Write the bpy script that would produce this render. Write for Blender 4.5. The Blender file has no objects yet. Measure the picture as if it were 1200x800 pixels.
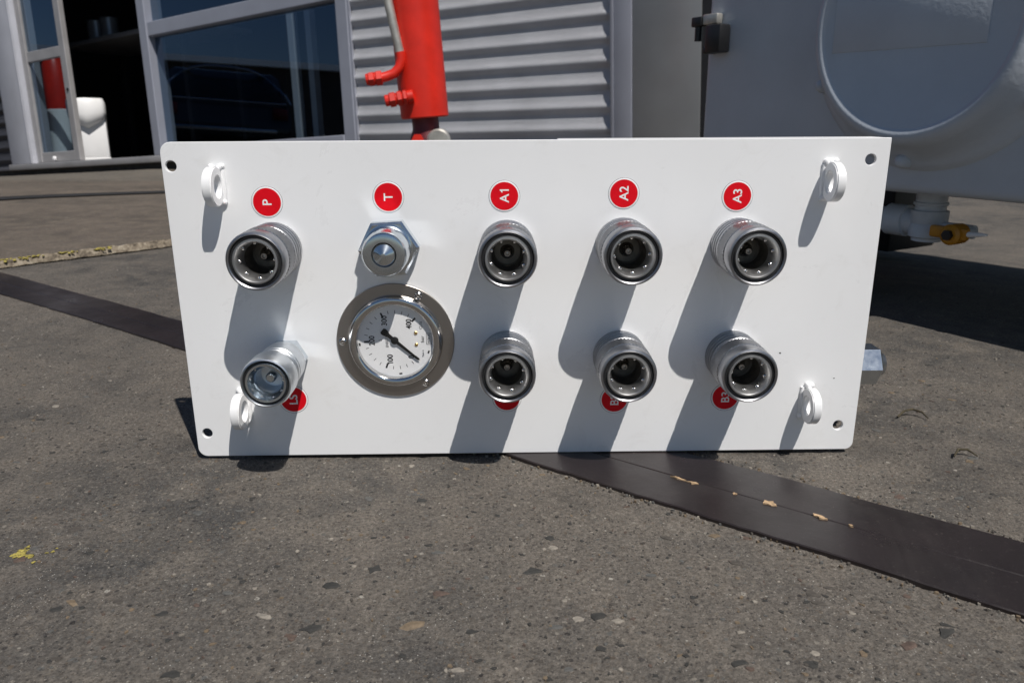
import bpy, bmesh, math, random
from mathutils import Vector, Matrix
random.seed(7)
S = bpy.context.scene
COL = S.collection
PI = math.pi

# ------------------------------------------------------------------ camera
RIGHT = Vector((0.99989, -0.01453, -0.00540)); DOWN = Vector((-0.00929, -0.28512, -0.95845)); FWD = Vector((0.0124, 0.95839, -0.28523))
cam = bpy.data.cameras.new('camera'); cam_ob = bpy.data.objects.new('camera', cam); COL.objects.link(cam_ob)
m = Matrix((( RIGHT.x, -DOWN.x, -FWD.x, -0.01834), (RIGHT.y, -DOWN.y, -FWD.y, -0.54859), (RIGHT.z, -DOWN.z, -FWD.z, 0.25611), (0, 0, 0, 1)))
cam_ob.matrix_world = m
cam.sensor_width = 36; cam.lens = 36*915/1200; cam.clip_start = 0.01; cam.clip_end = 500
cam.dof.use_dof = True; cam.dof.focus_distance = 0.55; cam.dof.aperture_fstop = 17
S.camera = cam_ob

# ------------------------------------------------------------------ light
SUN = Vector((0.55, -1.0, 1.75)).normalized()
world = bpy.data.worlds.new('World'); S.world = world; world.use_nodes = True
nt = world.node_tree; bg = nt.nodes['Background']
sky = nt.nodes.new('ShaderNodeTexSky'); sky.sky_type = 'NISHITA'; sky.sun_disc = False
sky.sun_elevation = math.asin(SUN.z); sky.sun_rotation = math.atan2(SUN.x, SUN.y)
sky.air_density = 1.0; sky.dust_density = 0.2; sky.ozone_density = 2.0
nt.links.new(sky.outputs[0], bg.inputs[0]); bg.inputs[1].default_value = 0.051
sun = bpy.data.lights.new('sun', 'SUN'); sun.energy = 4.4; sun.angle = math.radians(0.5); sun.color = (1.0, 0.955, 0.90)
sun_ob = bpy.data.objects.new('sun', sun); COL.objects.link(sun_ob)
sun_ob.rotation_euler = (-SUN).to_track_quat('-Z', 'Y').to_euler()
sun_ob.location = (2, -4, 7)
S.view_settings.view_transform = 'Standard'; S.view_settings.look = 'None'; S.view_settings.exposure = 0; S.view_settings.gamma = 1
S.cycles.caustics_reflective = True; S.cycles.blur_glossy = 0.0

# ------------------------------------------------------------------ materials
def nodes(name):
    mt = bpy.data.materials.new(name); mt.use_nodes = True
    t = mt.node_tree; b = t.nodes['Principled BSDF']
    return mt, t, b
def N(t, kind, **kw):
    n = t.nodes.new(kind)
    for k, v in kw.items():
        if k in n.inputs: n.inputs[k].default_value = v
        else: setattr(n, k, v)
    return n
def ramp(t, fac, stops):
    r = t.nodes.new('ShaderNodeValToRGB'); e = r.color_ramp.elements
    while len(e) < len(stops): e.new(0.5)
    for k, (p, c) in enumerate(stops):
        e[k].position = p; e[k].color = (*c, 1) if len(c) == 3 else c
    t.links.new(fac, r.inputs[0]); return r.outputs[0]
def mixc(t, fac, a, b, mode='MIX'):
    n = t.nodes.new('ShaderNodeMix'); n.data_type = 'RGBA'; n.blend_type = mode
    for sock, v in ((n.inputs[0], fac), (n.inputs[6], a), (n.inputs[7], b)):
        if isinstance(v, bpy.types.NodeSocket): t.links.new(v, sock)
        elif isinstance(v, (int, float)): sock.default_value = v
        else: sock.default_value = (*v, 1)
    return n.outputs[2]
def noise(t, co, scale, detail=4, rough=0.55, dist=0.0):
    n = t.nodes.new('ShaderNodeTexNoise'); n.inputs['Scale'].default_value = scale
    n.inputs['Detail'].default_value = detail; n.inputs['Roughness'].default_value = rough; n.inputs['Distortion'].default_value = dist
    t.links.new(co, n.inputs['Vector']); return n.outputs['Fac']
def voro(t, co, scale, feature='F1'):
    n = t.nodes.new('ShaderNodeTexVoronoi'); n.feature = feature; n.inputs['Scale'].default_value = scale
    t.links.new(co, n.inputs['Vector']); return n
def math_(t, op, a, b=0.0):
    n = t.nodes.new('ShaderNodeMath'); n.operation = op
    for s_, v in ((n.inputs[0], a), (n.inputs[1], b)):
        if isinstance(v, bpy.types.NodeSocket): t.links.new(v, s_)
        else: s_.default_value = v
    return n.outputs[0]
def bump(t, b, h, strength=0.3, dist=0.001):
    n = t.nodes.new('ShaderNodeBump'); n.inputs['Strength'].default_value = strength; n.inputs['Distance'].default_value = dist
    t.links.new(h, n.inputs['Height']); t.links.new(n.outputs[0], b.inputs['Normal'])
def coords(t, kind='Object'):
    return t.nodes.new('ShaderNodeTexCoord').outputs[kind]

def mat(name, col, rough=0.5, metal=0.0, var=0.12, scale=30.0, bmp=0.0, bscale=400.0, bdist=0.0004, coat=0.0, rvar=0.0, spec=0.5):
    mt, t, b = nodes(name)
    co = coords(t)
    f = noise(t, co, scale, 5)
    lo = tuple(c*(1-var) for c in col); hi = tuple(min(1, c*(1+var)) for c in col)
    t.links.new(ramp(t, f, [(0.3, lo), (0.7, hi)]), b.inputs['Base Color'])
    b.inputs['Roughness'].default_value = rough; b.inputs['Metallic'].default_value = metal
    b.inputs['Coat Weight'].default_value = coat; b.inputs['Specular IOR Level'].default_value = spec
    if rvar:
        f2 = noise(t, co, scale*3, 4)
        t.links.new(ramp(t, f2, [(0.3, (rough-rvar,)*3), (0.7, (rough+rvar,)*3)]), b.inputs['Roughness'])
    if bmp: bump(t, b, noise(t, co, bscale, 3), bmp, bdist)
    return mt

def mat_ground(name, dark, light, tint, spark=True):
    mt, t, b = nodes(name); co = coords(t)
    big = noise(t, co, 3.2, 5, 0.6); mid = noise(t, co, 24, 6, 0.65, 0.4); fine = noise(t, co, 420, 4, 0.7)
    c = ramp(t, big, [(0.40, dark), (0.60, light)])
    c = mixc(t, ramp(t, noise(t, co, 9, 6, 0.7, 0.5), [(0.56, (0, 0, 0)), (0.70, (0.55,)*3)]), c, tuple(0.55*k for k in dark))
    c = mixc(t, ramp(t, mid, [(0.42, (0, 0, 0)), (0.68, (0.85,)*3)]), c, tint)
    c = mixc(t, 0.75, c, ramp(t, fine, [(0.30, (0.38,)*3), (0.5, (0.95,)*3), (0.70, (1.75,)*3)]), 'MULTIPLY')
    # embedded aggregate, two grain sizes; each grain a random colour
    for sc, rad, keep, amt in ((210, 0.30, 0.60, 0.9), (520, 0.36, 0.50, 0.8), (1100, 0.40, 0.45, 0.7)):
        n2 = t.nodes.new('ShaderNodeTexNoise'); n2.inputs['Scale'].default_value = sc*1.4
        t.links.new(co, n2.inputs['Vector'])
        vadd = t.nodes.new('ShaderNodeVectorMath'); vadd.operation = 'MULTIPLY_ADD'
        t.links.new(n2.outputs['Color'], vadd.inputs[0]); vadd.inputs[1].default_value = (0.5/sc,)*3; t.links.new(co, vadd.inputs[2])
        v = voro(t, vadd.outputs[0], sc)
        sep = t.nodes.new('ShaderNodeSeparateColor'); t.links.new(v.outputs['Color'], sep.inputs[0])
        grain = ramp(t, sep.outputs[0], [(0.0, (0.018, 0.017, 0.017)), (0.25, (0.05, 0.045, 0.042)), (0.45, (0.11, 0.085, 0.062)), (0.62, (0.10, 0.10, 0.095)), (0.82, (0.15, 0.13, 0.105)), (0.97, (0.22, 0.20, 0.17)), (1.0, (0.34, 0.32, 0.28))])
        inside = math_(t, 'LESS_THAN', v.outputs['Distance'], rad)
        pick = math_(t, 'GREATER_THAN', sep.outputs[1], keep)
        msk = math_(t, 'MULTIPLY', math_(t, 'MULTIPLY', inside, pick), amt)
        c = mixc(t, msk, c, grain)
    if spark:
        v = voro(t, co, 800); sep = t.nodes.new('ShaderNodeSeparateColor'); t.links.new(v.outputs['Color'], sep.inputs[0])  # sparkle painted into the colour as tiny pale specks
        msk = math_(t, 'MULTIPLY', math_(t, 'LESS_THAN', v.outputs['Distance'], 0.23), math_(t, 'GREATER_THAN', sep.outputs[2], 0.965))
        c = mixc(t, msk, c, (0.42, 0.41, 0.38))
    t.links.new(c, b.inputs['Base Color'])
    b.inputs['Roughness'].default_value = 0.85; b.inputs['Specular IOR Level'].default_value = 0.3
    hgt = math_(t, 'ADD', math_(t, 'MULTIPLY', noise(t, co, 260, 5, 0.7), 1.0), math_(t, 'MULTIPLY', noise(t, co, 900, 3), 0.6))
    bump(t, b, hgt, 0.8, 0.0016)
    return mt

M = {}
M['ground'] = mat_ground('worn_concrete', (0.062, 0.0595, 0.0565), (0.122, 0.108, 0.093), (0.150, 0.131, 0.110))
M['slab'] = mat_ground('slab_concrete', (0.080, 0.067, 0.056), (0.135, 0.111, 0.090), (0.165, 0.136, 0.106))
M['apron'] = mat_ground('apron_concrete', (0.10, 0.090, 0.078), (0.14, 0.125, 0.105), (0.17, 0.15, 0.12))
M['white'] = mat('white_powder_coat', (0.79, 0.795, 0.80), 0.32, var=0.012, scale=9, bmp=0.10, bscale=900, bdist=0.0002)
t = M['white'].node_tree; b = t.nodes['Principled BSDF']; co = coords(t)
t.links.new(ramp(t, noise(t, co, 16, 6, 0.7, 1.2), [(0.35, (0.26,)*3), (0.7, (0.44,)*3)]), b.inputs['Roughness'])
old = b.inputs['Base Color'].links[0].from_socket
t.links.new(mixc(t, ramp(t, noise(t, co, 38, 6, 0.75, 0.8), [(0.56, (0, 0, 0)), (0.80, (0.20,)*3)]), old, (0.52, 0.50, 0.47)), b.inputs['Base Color'])
M['weld'] = mat('painted_weld', (0.80, 0.805, 0.81), 0.28, var=0.02, scale=60, bmp=0.3, bscale=300, bdist=0.0004)
M['zinc'] = mat('zinc_steel', (0.52, 0.53, 0.55), 0.30, 1.0, var=0.05, scale=80, rvar=0.03)
M['zinc_bright'] = mat('bright_zinc', (0.64, 0.69, 0.73), 0.19, 1.0, var=0.05, scale=60, rvar=0.03)
M['zinc_satin'] = mat('satin_zinc', (0.66, 0.69, 0.72), 0.36, 1.0, var=0.06, scale=60, rvar=0.05)
M['knurl'] = mat('knurled_steel', (0.37, 0.375, 0.395), 0.36, 1.0, var=0.08, scale=120, rvar=0.05)
M['ring_steel'] = mat('turned_steel', (0.50, 0.50, 0.50), 0.42, 1.0, var=0.05, scale=90, rvar=0.04)
M['steel_dark'] = mat('burnished_steel', (0.36, 0.34, 0.32), 0.28, 1.0, var=0.12, scale=200, rvar=0.06)
M['bore'] = mat('oily_bore', (0.17, 0.155, 0.135), 0.45, 0.9, var=0.2, scale=200)
M['seal'] = mat('black_rubber', (0.012, 0.012, 0.013), 0.5, var=0.2, scale=80)
M['chrome'] = mat('polished_steel', (0.62, 0.61, 0.60), 0.12, 1.0, var=0.04, scale=80, rvar=0.03)
M['stainless'] = mat('brushed_stainless', (0.40, 0.37, 0.345), 0.36, 1.0, var=0.03, scale=14)
M['red_print'] = mat('red_print', (0.66, 0.002, 0.010), 0.5, spec=0.2, var=0.04, scale=100)
M['white_print'] = mat('white_print', (0.80, 0.79, 0.79), 0.4, var=0.02, scale=100)
M['dark_print'] = mat('dark_print', (0.03, 0.02, 0.06), 0.5, var=0.1, scale=100)
M['black_print'] = mat('black_print', (0.008, 0.008, 0.008), 0.5, var=0.1, scale=100)
M['dial'] = mat('dial_white', (0.80, 0.80, 0.80), 0.5, var=0.015, scale=60)
M['brass'] = mat('brass', (0.75, 0.5, 0.2), 0.3, 1.0, var=0.1, scale=200)
mt, t, b = nodes('film_faced_board'); co = coords(t)
c_ = ramp(t, noise(t, co, 14, 5), [(0.3, (0.013, 0.0095, 0.0095)), (0.7, (0.024, 0.0175, 0.0175))])
c_ = mixc(t, ramp(t, noise(t, co, 7, 6, 0.7, 0.6), [(0.50, (0, 0, 0)), (0.80, (0.55,)*3)]), c_, (0.060, 0.053, 0.048))
c_ = mixc(t, ramp(t, noise(t, co, 520, 3, 0.7), [(0.64, (0, 0, 0)), (0.72, (0.6,)*3)]), c_, (0.13, 0.115, 0.10))
t.links.new(c_, b.inputs['Base Color'])
t.links.new(ramp(t, noise(t, co, 20, 5, 0.65), [(0.3, (0.24,)*3), (0.7, (0.48,)*3)]), b.inputs['Roughness'])
bump(t, b, noise(t, co, 120, 4), 0.25, 0.0007); M['board'] = mt
M['chip'] = mat('raw_wood', (0.42, 0.29, 0.17), 0.8, var=0.4, scale=300, bmp=0.6, bscale=700)
M['red'] = mat('red_gloss_paint', (0.62, 0.022, 0.010), 0.38, var=0.16, scale=16, bmp=0.10, bscale=200)
M['red_dark'] = mat('dull_red_steel', (0.10, 0.008, 0.012), 0.45, var=0.25, scale=40)
M['galv_pipe'] = mat('dull_pipe', (0.55, 0.53, 0.48), 0.42, 0.7, var=0.2, scale=60)
M['alu'] = mat('painted_aluminium', (0.32, 0.335, 0.39), 0.42, 0.25, var=0.06, scale=8)
M['alu_light'] = mat('pale_aluminium', (0.50, 0.51, 0.56), 0.5, 0.15, var=0.07, scale=6)
M['alu_grey'] = mat('raw_aluminium', (0.36, 0.35, 0.35), 0.45, 0.3, var=0.10, scale=10)
M['clad'] = mat('corrugated_steel', (0.70, 0.705, 0.73), 0.40, 0.1, var=0.09, scale=5, rvar=0.06)
M['clad_dark'] = mat('dark_corrugated_steel', (0.10, 0.10, 0.115), 0.5, 0.3, var=0.1, scale=5)
M['galv'] = mat('galvanised_sheet', (0.33, 0.34, 0.348), 0.36, 0.5, var=0.08, scale=5, rvar=0.05, bmp=0.05, bscale=12, bdist=0.003)
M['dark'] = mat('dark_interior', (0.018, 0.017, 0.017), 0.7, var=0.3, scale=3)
M['plinth'] = mat('grimy_plinth', (0.045, 0.042, 0.04), 0.8, var=0.4, scale=20, bmp=0.4, bscale=60, bdist=0.003)
M['tank'] = mat('grey_blue_gloss_paint', (0.52, 0.565, 0.62), 0.33, var=0.06, scale=10, bmp=0.35, bscale=200, bdist=0.0009, coat=0.08)
M['pvc'] = mat('pale_valve_paint', (0.55, 0.61, 0.68), 0.35, var=0.08, scale=40)
M['orange'] = mat('orange_plastic', (0.50, 0.22, 0.012), 0.4, var=0.12, scale=80)
M['plastic_black'] = mat('black_plastic', (0.012, 0.012, 0.013), 0.4, var=0.2, scale=50)
M['plastic_white'] = mat('white_plastic', (0.80, 0.80, 0.80), 0.4, var=0.02, scale=20)
M['moss'] = mat('dry_moss', (0.30, 0.25, 0.06), 0.9, var=0.55, scale=300, bmp=0.8, bscale=500)
mt, t, b = nodes('crumbling_mortar'); co = coords(t)
t.links.new(ramp(t, noise(t, co, 75, 5, 0.7), [(0.36, (0.05, 0.04, 0.03)), (0.47, (0.16, 0.13, 0.095)), (0.56, (0.25, 0.21, 0.155)), (0.72, (0.38, 0.335, 0.27))]), b.inputs['Base Color'])
b.inputs['Roughness'].default_value = 0.95; bump(t, b, noise(t, co, 260, 4), 0.9, 0.002); M['mortar'] = mt
M['leaf'] = mat('dry_stem', (0.05, 0.04, 0.02), 0.8, var=0.4, scale=200)
M['car_paint'] = mat('black_car_paint', (0.008, 0.008, 0.009), 0.12, var=0.1, coat=0.8)
M['brick'] = mat('brown_render', (0.10, 0.075, 0.06), 0.85, var=0.25, scale=2)
M['fascia'] = mat('white_fascia', (0.85, 0.85, 0.83), 0.6, var=0.05, scale=1)
M['tail'] = mat('tail_lens', (0.05, 0.003, 0.003), 0.2)
M['tyre'] = mat('tyre_rubber', (0.015, 0.015, 0.015), 0.8, var=0.1)
for k, c in (('st0', (0.034, 0.033, 0.030)), ('st1', (0.068, 0.059, 0.050)), ('st2', (0.145, 0.108, 0.070)), ('st3', (0.24, 0.215, 0.18)), ('st4', (0.095, 0.066, 0.052)), ('st5', (0.092, 0.090, 0.084))):
    M[k] = mat('stone_'+k, c, 0.75, var=0.3, scale=350, bmp=0.3, bscale=600)

def mat_glass(name, tint=(0.97, 0.98, 0.98), ior=1.5, gtint=(1, 1, 1)):
    mt, t, b = nodes(name); t.nodes.remove(b)
    tr = t.nodes.new('ShaderNodeBsdfTransparent'); tr.inputs[0].default_value = (*tint, 1)
    gl = t.nodes.new('ShaderNodeBsdfGlossy'); gl.inputs['Roughness'].default_value = 0.0; gl.inputs[0].default_value = (*gtint, 1)
    fr = t.nodes.new('ShaderNodeFresnel'); fr.inputs[0].default_value = ior
    mx = t.nodes.new('ShaderNodeMixShader')
    ge = t.nodes.new('ShaderNodeNewGeometry')
    t.links.new(math_(t, 'MULTIPLY', fr.outputs[0], math_(t, 'SUBTRACT', 1.0, ge.outputs['Backfacing'])), mx.inputs[0]); t.links.new(tr.outputs[0], mx.inputs[1]); t.links.new(gl.outputs[0], mx.inputs[2])
    t.links.new(mx.outputs[0], t.nodes['Material Output'].inputs[0])
    return mt
M['glass'] = mat_glass('window_glass', (0.70, 0.75, 0.78), 2.05, (0.52, 0.70, 1.0))
M['gauge_glass'] = mat_glass('gauge_glass', (0.985, 0.985, 0.985), 1.3)

# ------------------------------------------------------------------ object helpers
def thing(name, label, cat, loc=(0, 0, 0), mtx=None, group=None):
    o = bpy.data.objects.new(name, None); COL.objects.link(o)
    o.empty_display_size = 0.05
    if mtx is not None: o.matrix_world = mtx
    else: o.location = loc
    tag(o, label, cat, group); return o
def tag(o, label=None, cat=None, group=None, kind=None):
    if label: o['label'] = label
    if cat: o['category'] = cat
    if group: o['group'] = group
    if kind: o['kind'] = kind
    return o
def link(name, me, material, parent=None, label=None):
    o = bpy.data.objects.new(name, me); COL.objects.link(o)
    if material is not None and not me.materials:
        for mm in (material if isinstance(material, (list, tuple)) else [material]): me.materials.append(mm)
    if parent is not None: o.parent = parent
    if label: o['label'] = label
    return o
def finish(bm, angle=35, recalc=True):
    if recalc: bmesh.ops.recalc_face_normals(bm, faces=bm.faces)
    me = bpy.data.meshes.new('mesh'); bm.to_mesh(me); bm.free()
    me.shade_smooth(); me.set_sharp_from_angle(angle=math.radians(angle))
    return me
def obj(name, bm, material, parent=None, label=None, angle=35, recalc=True):
    return link(name, finish(bm, angle, recalc), material, parent, label)

def add_box(bm, x0, x1, y0, y1, z0, z1, bev=0.0, mtx=None, seg=2):
    vs = [bm.verts.new(v) for v in ((x0,y0,z0),(x1,y0,z0),(x1,y1,z0),(x0,y1,z0),(x0,y0,z1),(x1,y0,z1),(x1,y1,z1),(x0,y1,z1))]
    fs = [bm.faces.new([vs[i] for i in f]) for f in ((3,2,1,0),(4,5,6,7),(0,1,5,4),(1,2,6,5),(2,3,7,6),(3,0,4,7))]
    new = vs
    if bev:
        es = list({e for f in fs for e in f.edges})
        r = bmesh.ops.bevel(bm, geom=es, offset=bev, segments=seg, affect='EDGES', profile=0.5)
        new = list({v for f in r['faces'] for v in f.verts} | {v for v in vs if v.is_valid})
    if mtx is not None: bmesh.ops.transform(bm, matrix=mtx, verts=new)
    return bm
def box(*a, **k): return add_box(bmesh.new(), *a, **k)

def add_lathe(bm, prof, seg=48, mtx=None, closed=True, wob=None, phase=0.0):
    """prof: (radius, outward distance); axis points along -Y (towards the viewer)."""
    rings = []
    for k, (r, d) in enumerate(prof):
        if r < 1e-7: rings.append([bm.verts.new((0, -d, 0))])
        else:
            ring = []
            for i in range(seg):
                a = 2*PI*i/seg + phase; rr = r + (wob(i, k) if wob else 0)
                ring.append(bm.verts.new((rr*math.cos(a), -d, rr*math.sin(a))))
            rings.append(ring)
    n = len(rings); pairs = [(k, k+1) for k in range(n-1)]
    if closed == 'loop': pairs.append((n-1, 0))
    for a, b in pairs:
        A, B = rings[a], rings[b]
        for i in range(seg):
            j = (i+1) % seg
            if len(A) == 1 and len(B) == 1: break
            if len(A) == 1: bm.faces.new((A[0], B[i], B[j]))
            elif len(B) == 1: bm.faces.new((A[i], A[j], B[0]))
            else: bm.faces.new((A[i], A[j], B[j], B[i]))
    if mtx is not None: bmesh.ops.transform(bm, matrix=mtx, verts=[v for r in rings for v in r])
    return bm
def lathe(prof, seg=48, mtx=None, closed=True, wob=None, phase=0.0): return add_lathe(bmesh.new(), prof, seg, mtx, closed, wob, phase)

def add_tube(bm, pts, r, seg=14, caps=True):
    pts = [Vector(p) for p in pts]; rs = r if isinstance(r, (list, tuple)) else [r]*len(pts)
    rings = []; prev = None
    for k, p in enumerate(pts):
        d = (pts[min(k+1, len(pts)-1)] - pts[max(k-1, 0)]).normalized()
        if prev is None: u = d.orthogonal().normalized()
        else: u = (prev - d*prev.dot(d)).normalized()
        prev = u; w = d.cross(u)
        rings.append([bm.verts.new(p + (u*math.cos(2*PI*i/seg) + w*math.sin(2*PI*i/seg))*rs[k]) for i in range(seg)])
    for A, B in zip(rings, rings[1:]):
        for i in range(seg): bm.faces.new((A[i], A[(i+1)%seg], B[(i+1)%seg], B[i]))
    if caps: bm.faces.new(rings[0][::-1]); bm.faces.new(rings[-1])
    return bm
def tube(*a, **k): return add_tube(bmesh.new(), *a, **k)
def add_ball(bm, c, r, sx=1, sy=1, sz=1, sub=2):
    g = bmesh.ops.create_icosphere(bm, subdivisions=sub, radius=r)
    bmesh.ops.transform(bm, matrix=Matrix.Translation(c) @ Matrix.Diagonal((sx, sy, sz, 1)), verts=g['verts']); return bm
def T(x, y, z): return Matrix.Translation((x, y, z))

def glyph_run(s, bold):
    """outline of a run of characters as (verts, faces), left edge at 0, cap height 1"""
    if s == '1':
        o = [(0.17, 0.0), (0.33, 0.0), (0.33, 1.0), (0.20, 1.0), (0.13, 0.88), (0.0, 0.80), (0.0, 0.67), (0.09, 0.70), (0.17, 0.755)]
        k = 1.0
        return [(x*k, y) for x, y in o], [(0, 1, 2, 8), (2, 3, 4, 8), (4, 5, 7, 8), (5, 6, 7)]
    cu = bpy.data.curves.new('lettering', 'FONT'); cu.body = s; cu.size = 1.0; cu.resolution_u = 4; cu.offset = bold
    ob = bpy.data.objects.new('lettering', cu); COL.objects.link(ob)
    dg = bpy.context.evaluated_depsgraph_get(); me = bpy.data.meshes.new_from_object(ob.evaluated_get(dg))
    bpy.data.objects.remove(ob); bpy.data.curves.remove(cu)
    xs = [v.co.x for v in me.vertices]; x0 = min(xs); capital = any(c.isupper() or c.isdigit() or c in 'bdkl' for c in s)
    ys = [v.co.y for v in me.vertices]; sc = 1.0/(max(ys)-min(ys)) if capital and ',' not in s else 1.35; y0 = min(ys)
    out = ([((v.co.x-x0)*sc, (v.co.y-y0)*sc) for v in me.vertices], [tuple(p.vertices) for p in me.polygons])
    bpy.data.meshes.remove(me); return out
def text_mesh(s, h, bold=0.0, rot=True, width=None):
    """flat lettering facing -Y, centred on the origin, cap height h; rot turns it a quarter turn anticlockwise"""
    runs, cur = [], ''
    for ch in s:
        if ch == '1':
            if cur: runs.append(cur)
            runs.append('1'); cur = ''
        else: cur += ch
    if cur: runs.append(cur)
    V, F, x = [], [], 0.0
    for r in runs:
        gap = 0.3 if r.startswith(' ') else 0.0
        v, f = glyph_run(r.strip(), bold); n0 = len(V); x += gap
        V += [(a+x, b) for a, b in v]; F += [tuple(k+n0 for k in ff) for ff in f]; x += max(a for a, b in v) + 0.14
    x -= 0.14; sx = h if width is None else width/x
    me = bpy.data.meshes.new('lettering')
    pts = [((a-x/2)*sx, (b-0.5)*h) for a, b in V]
    me.from_pydata([(-b, 0, a) if rot else (a, 0, b) for a, b in pts], [], F)
    bm = bmesh.new(); bm.from_mesh(me); bpy.data.meshes.remove(me); bm.normal_update()
    for f in bm.faces:
        if f.normal.y > 0: f.normal_flip()
    return finish(bm, 30, recalc=False)

# ------------------------------------------------------------------ ground
B0 = Vector((-1.730, 3.517, 0.0)); HX = Vector((0.8361, -0.5449, 0.0629)).normalized(); UP = Vector((-0.0261, 0.0749, 0.9968)); 
UP = (UP - HX*UP.dot(HX)).normalized(); NY = UP.cross(HX).normalized()       # NY points into the building
def fall(x, y):
    s = HX.x*x + HX.y*y - (HX.x*B0.x + HX.y*B0.y)
    d = -((x-B0.x)*NY.x + (y-B0.y)*NY.y); f = min(1.0, max(0.0, (1.5-d)/1.2)); f = f*f*(3-2*f)
    return 0.063*min(0.0, max(s, -2.5)) - 0.040*f
from mathutils import noise as mn
def ground_z(x, y):
    return fall(x, y) + (mn.noise(Vector((x*6, y*6, 0)))*0.0010 + mn.noise(Vector((x*23, y*23, 3)))*0.0005 + mn.noise(Vector((x*170, y*170, 7)))*0.00030 + mn.noise(Vector((x*380, y*380, 9)))*0.00022 - max(0.0, mn.noise(Vector((x*95, y*95, 4)))-0.38)*0.004 if abs(x) < 2.5 and abs(y) < 3 else 0) + 0.0008
def axis(lo, hi, far, step):
    a = [lo + step*i for i in range(int((hi-lo)/step)+1)]
    d = step; l, r = a[0], a[-1]; L, R_ = [], []
    while r < far:
        d *= 1.35; r += d; R_.append(r); l -= d; L.append(l)
    return L[::-1] + a + R_
def refine(a, lo, hi, step):
    n_ = int(round((hi-lo)/step))
    return [v for v in a if v < lo-1e-6] + [lo+step*i for i in range(n_+1)] + [v for v in a if v > hi+1e-6]
xs = refine(axis(-1.3, 1.0, 90, 0.02), -0.46, 0.5, 0.0026); ys = refine(axis(-0.7, 1.3, 90, 0.02), -0.28, 0.16, 0.0026)
bm = bmesh.new()
gv = [[bm.verts.new((x, y, ground_z(x, y))) for x in xs] for y in ys]
for j in range(len(ys)-1):
    for i in range(len(xs)-1): bm.faces.new((gv[j][i], gv[j][i+1], gv[j+1][i+1], gv[j+1][i]))
ground = tag(obj('ground', bm, M['ground'], angle=80), kind='structure')

# embedded stones, lying flush in the worn concrete
def stone_verts(cx, cy, r, asp, rot, hgt, n=8):
    prof = []
    for i in range(n):
        a = 2*PI*i/n; rr = r*random.uniform(0.5, 1.25)
        x, y = rr*math.cos(a), rr*asp*math.sin(a)
        prof.append((x*math.cos(rot)-y*math.sin(rot), x*math.sin(rot)+y*math.cos(rot)))
    return prof
def add_stone(bm, cx, cy, z, r, asp, rot, hgt, n=8):
    p = stone_verts(cx, cy, r, asp, rot, hgt, n)
    lo = [bm.verts.new((cx+x, cy+y, z-0.0012)) for x, y in p]
    hi = [bm.verts.new((cx+x*0.8, cy+y*0.8, z+hgt*random.uniform(0.75, 1.1))) for x, y in p]
    for i in range(n): bm.faces.new((lo[i], lo[(i+1)%n], hi[(i+1)%n], hi[i]))
    bm.faces.new(hi)
def on_board(x, y, pad=0.0):
    # signed test for the dark strip: between its two edge lines
    ux, uy = 0.7955, -0.606; nx, ny = 0.606, 0.7955
    d = (x+0.0118)*nx + y*ny
    return -0.006-pad < d < 0.083+pad
def on_slab(x, y): return (x+0.87)*0.717 - (y-0.77)*0.697 < 0.015
kinds = ['st0', 'st1', 'st2', 'st3', 'st4', 'st5']
wts = [30, 30, 12, 6, 10, 14]
named = [(-0.002, -0.155, 0.0085, 0.62, 0.3, 'st0'), (0.03, -0.04, 0.006, 0.5, 1.0, 'st3'), (0.0435, -0.0555, 0.008, 0.5, 0.2, 'st3'), (-0.118, -0.205, 0.0065, 0.6, 0.1, 'st0'), (-0.066, -0.203, 0.0085, 0.7, 0.4, 'st2'), (0.205, -0.215, 0.0075, 0.5, 0.5, 'st0'),
         (0.02, -0.20, 0.004, 0.7, 0.2, 'st3'), (0.04, -0.202, 0.0045, 0.7, 0.6, 'st3'), (0.012, -0.13, 0.0045, 0.6, 2.7, 'st3'), (-0.20, -0.19, 0.004, 0.6, 0.4, 'st0'), (0.093, -0.235, 0.007, 0.55, 0.4, 'st0'), (0.15, -0.19, 0.006, 0.5, 2.6, 'st1'), (0.18, -0.225, 0.006, 0.6, 0.4, 'st4')]
cnt = 0
for k in range(1400):
    if cnt >= 285: break
    if k < len(named): x, y, r, asp, rot, kd = named[k]
    else:
        y = random.uniform(-0.26, 0.28); dep = (y+0.549)
        x = -0.018 + random.uniform(-0.70, 0.70)*dep*1.0
        if y > 0.0 and abs(x) < 0.25 and random.random() < 0.9: continue
        r = 0.0020 + 0.0034*random.random()**2.4; asp = random.uniform(0.4, 0.9); rot = random.uniform(-0.5, 0.5)
        kd = random.choices(kinds, wts)[0]
    if on_board(x, y, r) or on_slab(x, y): continue
    b_ = bmesh.new(); add_stone(b_, 0, 0, 0, r, asp, rot, 0.00045)
    o = obj('pebble', b_, M[kd], ground, angle=60); o.location = (x, y, ground_z(x, y)); cnt += 1
for kd, nn in (('st0', 1000), ('st1', 900), ('st3', 260), ('st2', 500), ('st5', 500), ('st4', 300)):
    b_ = bmesh.new()
    for k in range(nn):
        y = random.uniform(-0.26, 0.75); dep = (y+0.549); x = -0.018 + random.uniform(-0.70, 0.70)*dep
        if on_board(x, y, 0.002) or on_slab(x, y): continue
        add_stone(b_, x, y, ground_z(x, y), random.uniform(0.0006, 0.0021), random.uniform(0.45, 1), random.uniform(0, 3), 0.0005, 5)
    tag(obj('grit', b_, M[kd], ground, angle=60), kind='stuff')

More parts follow.
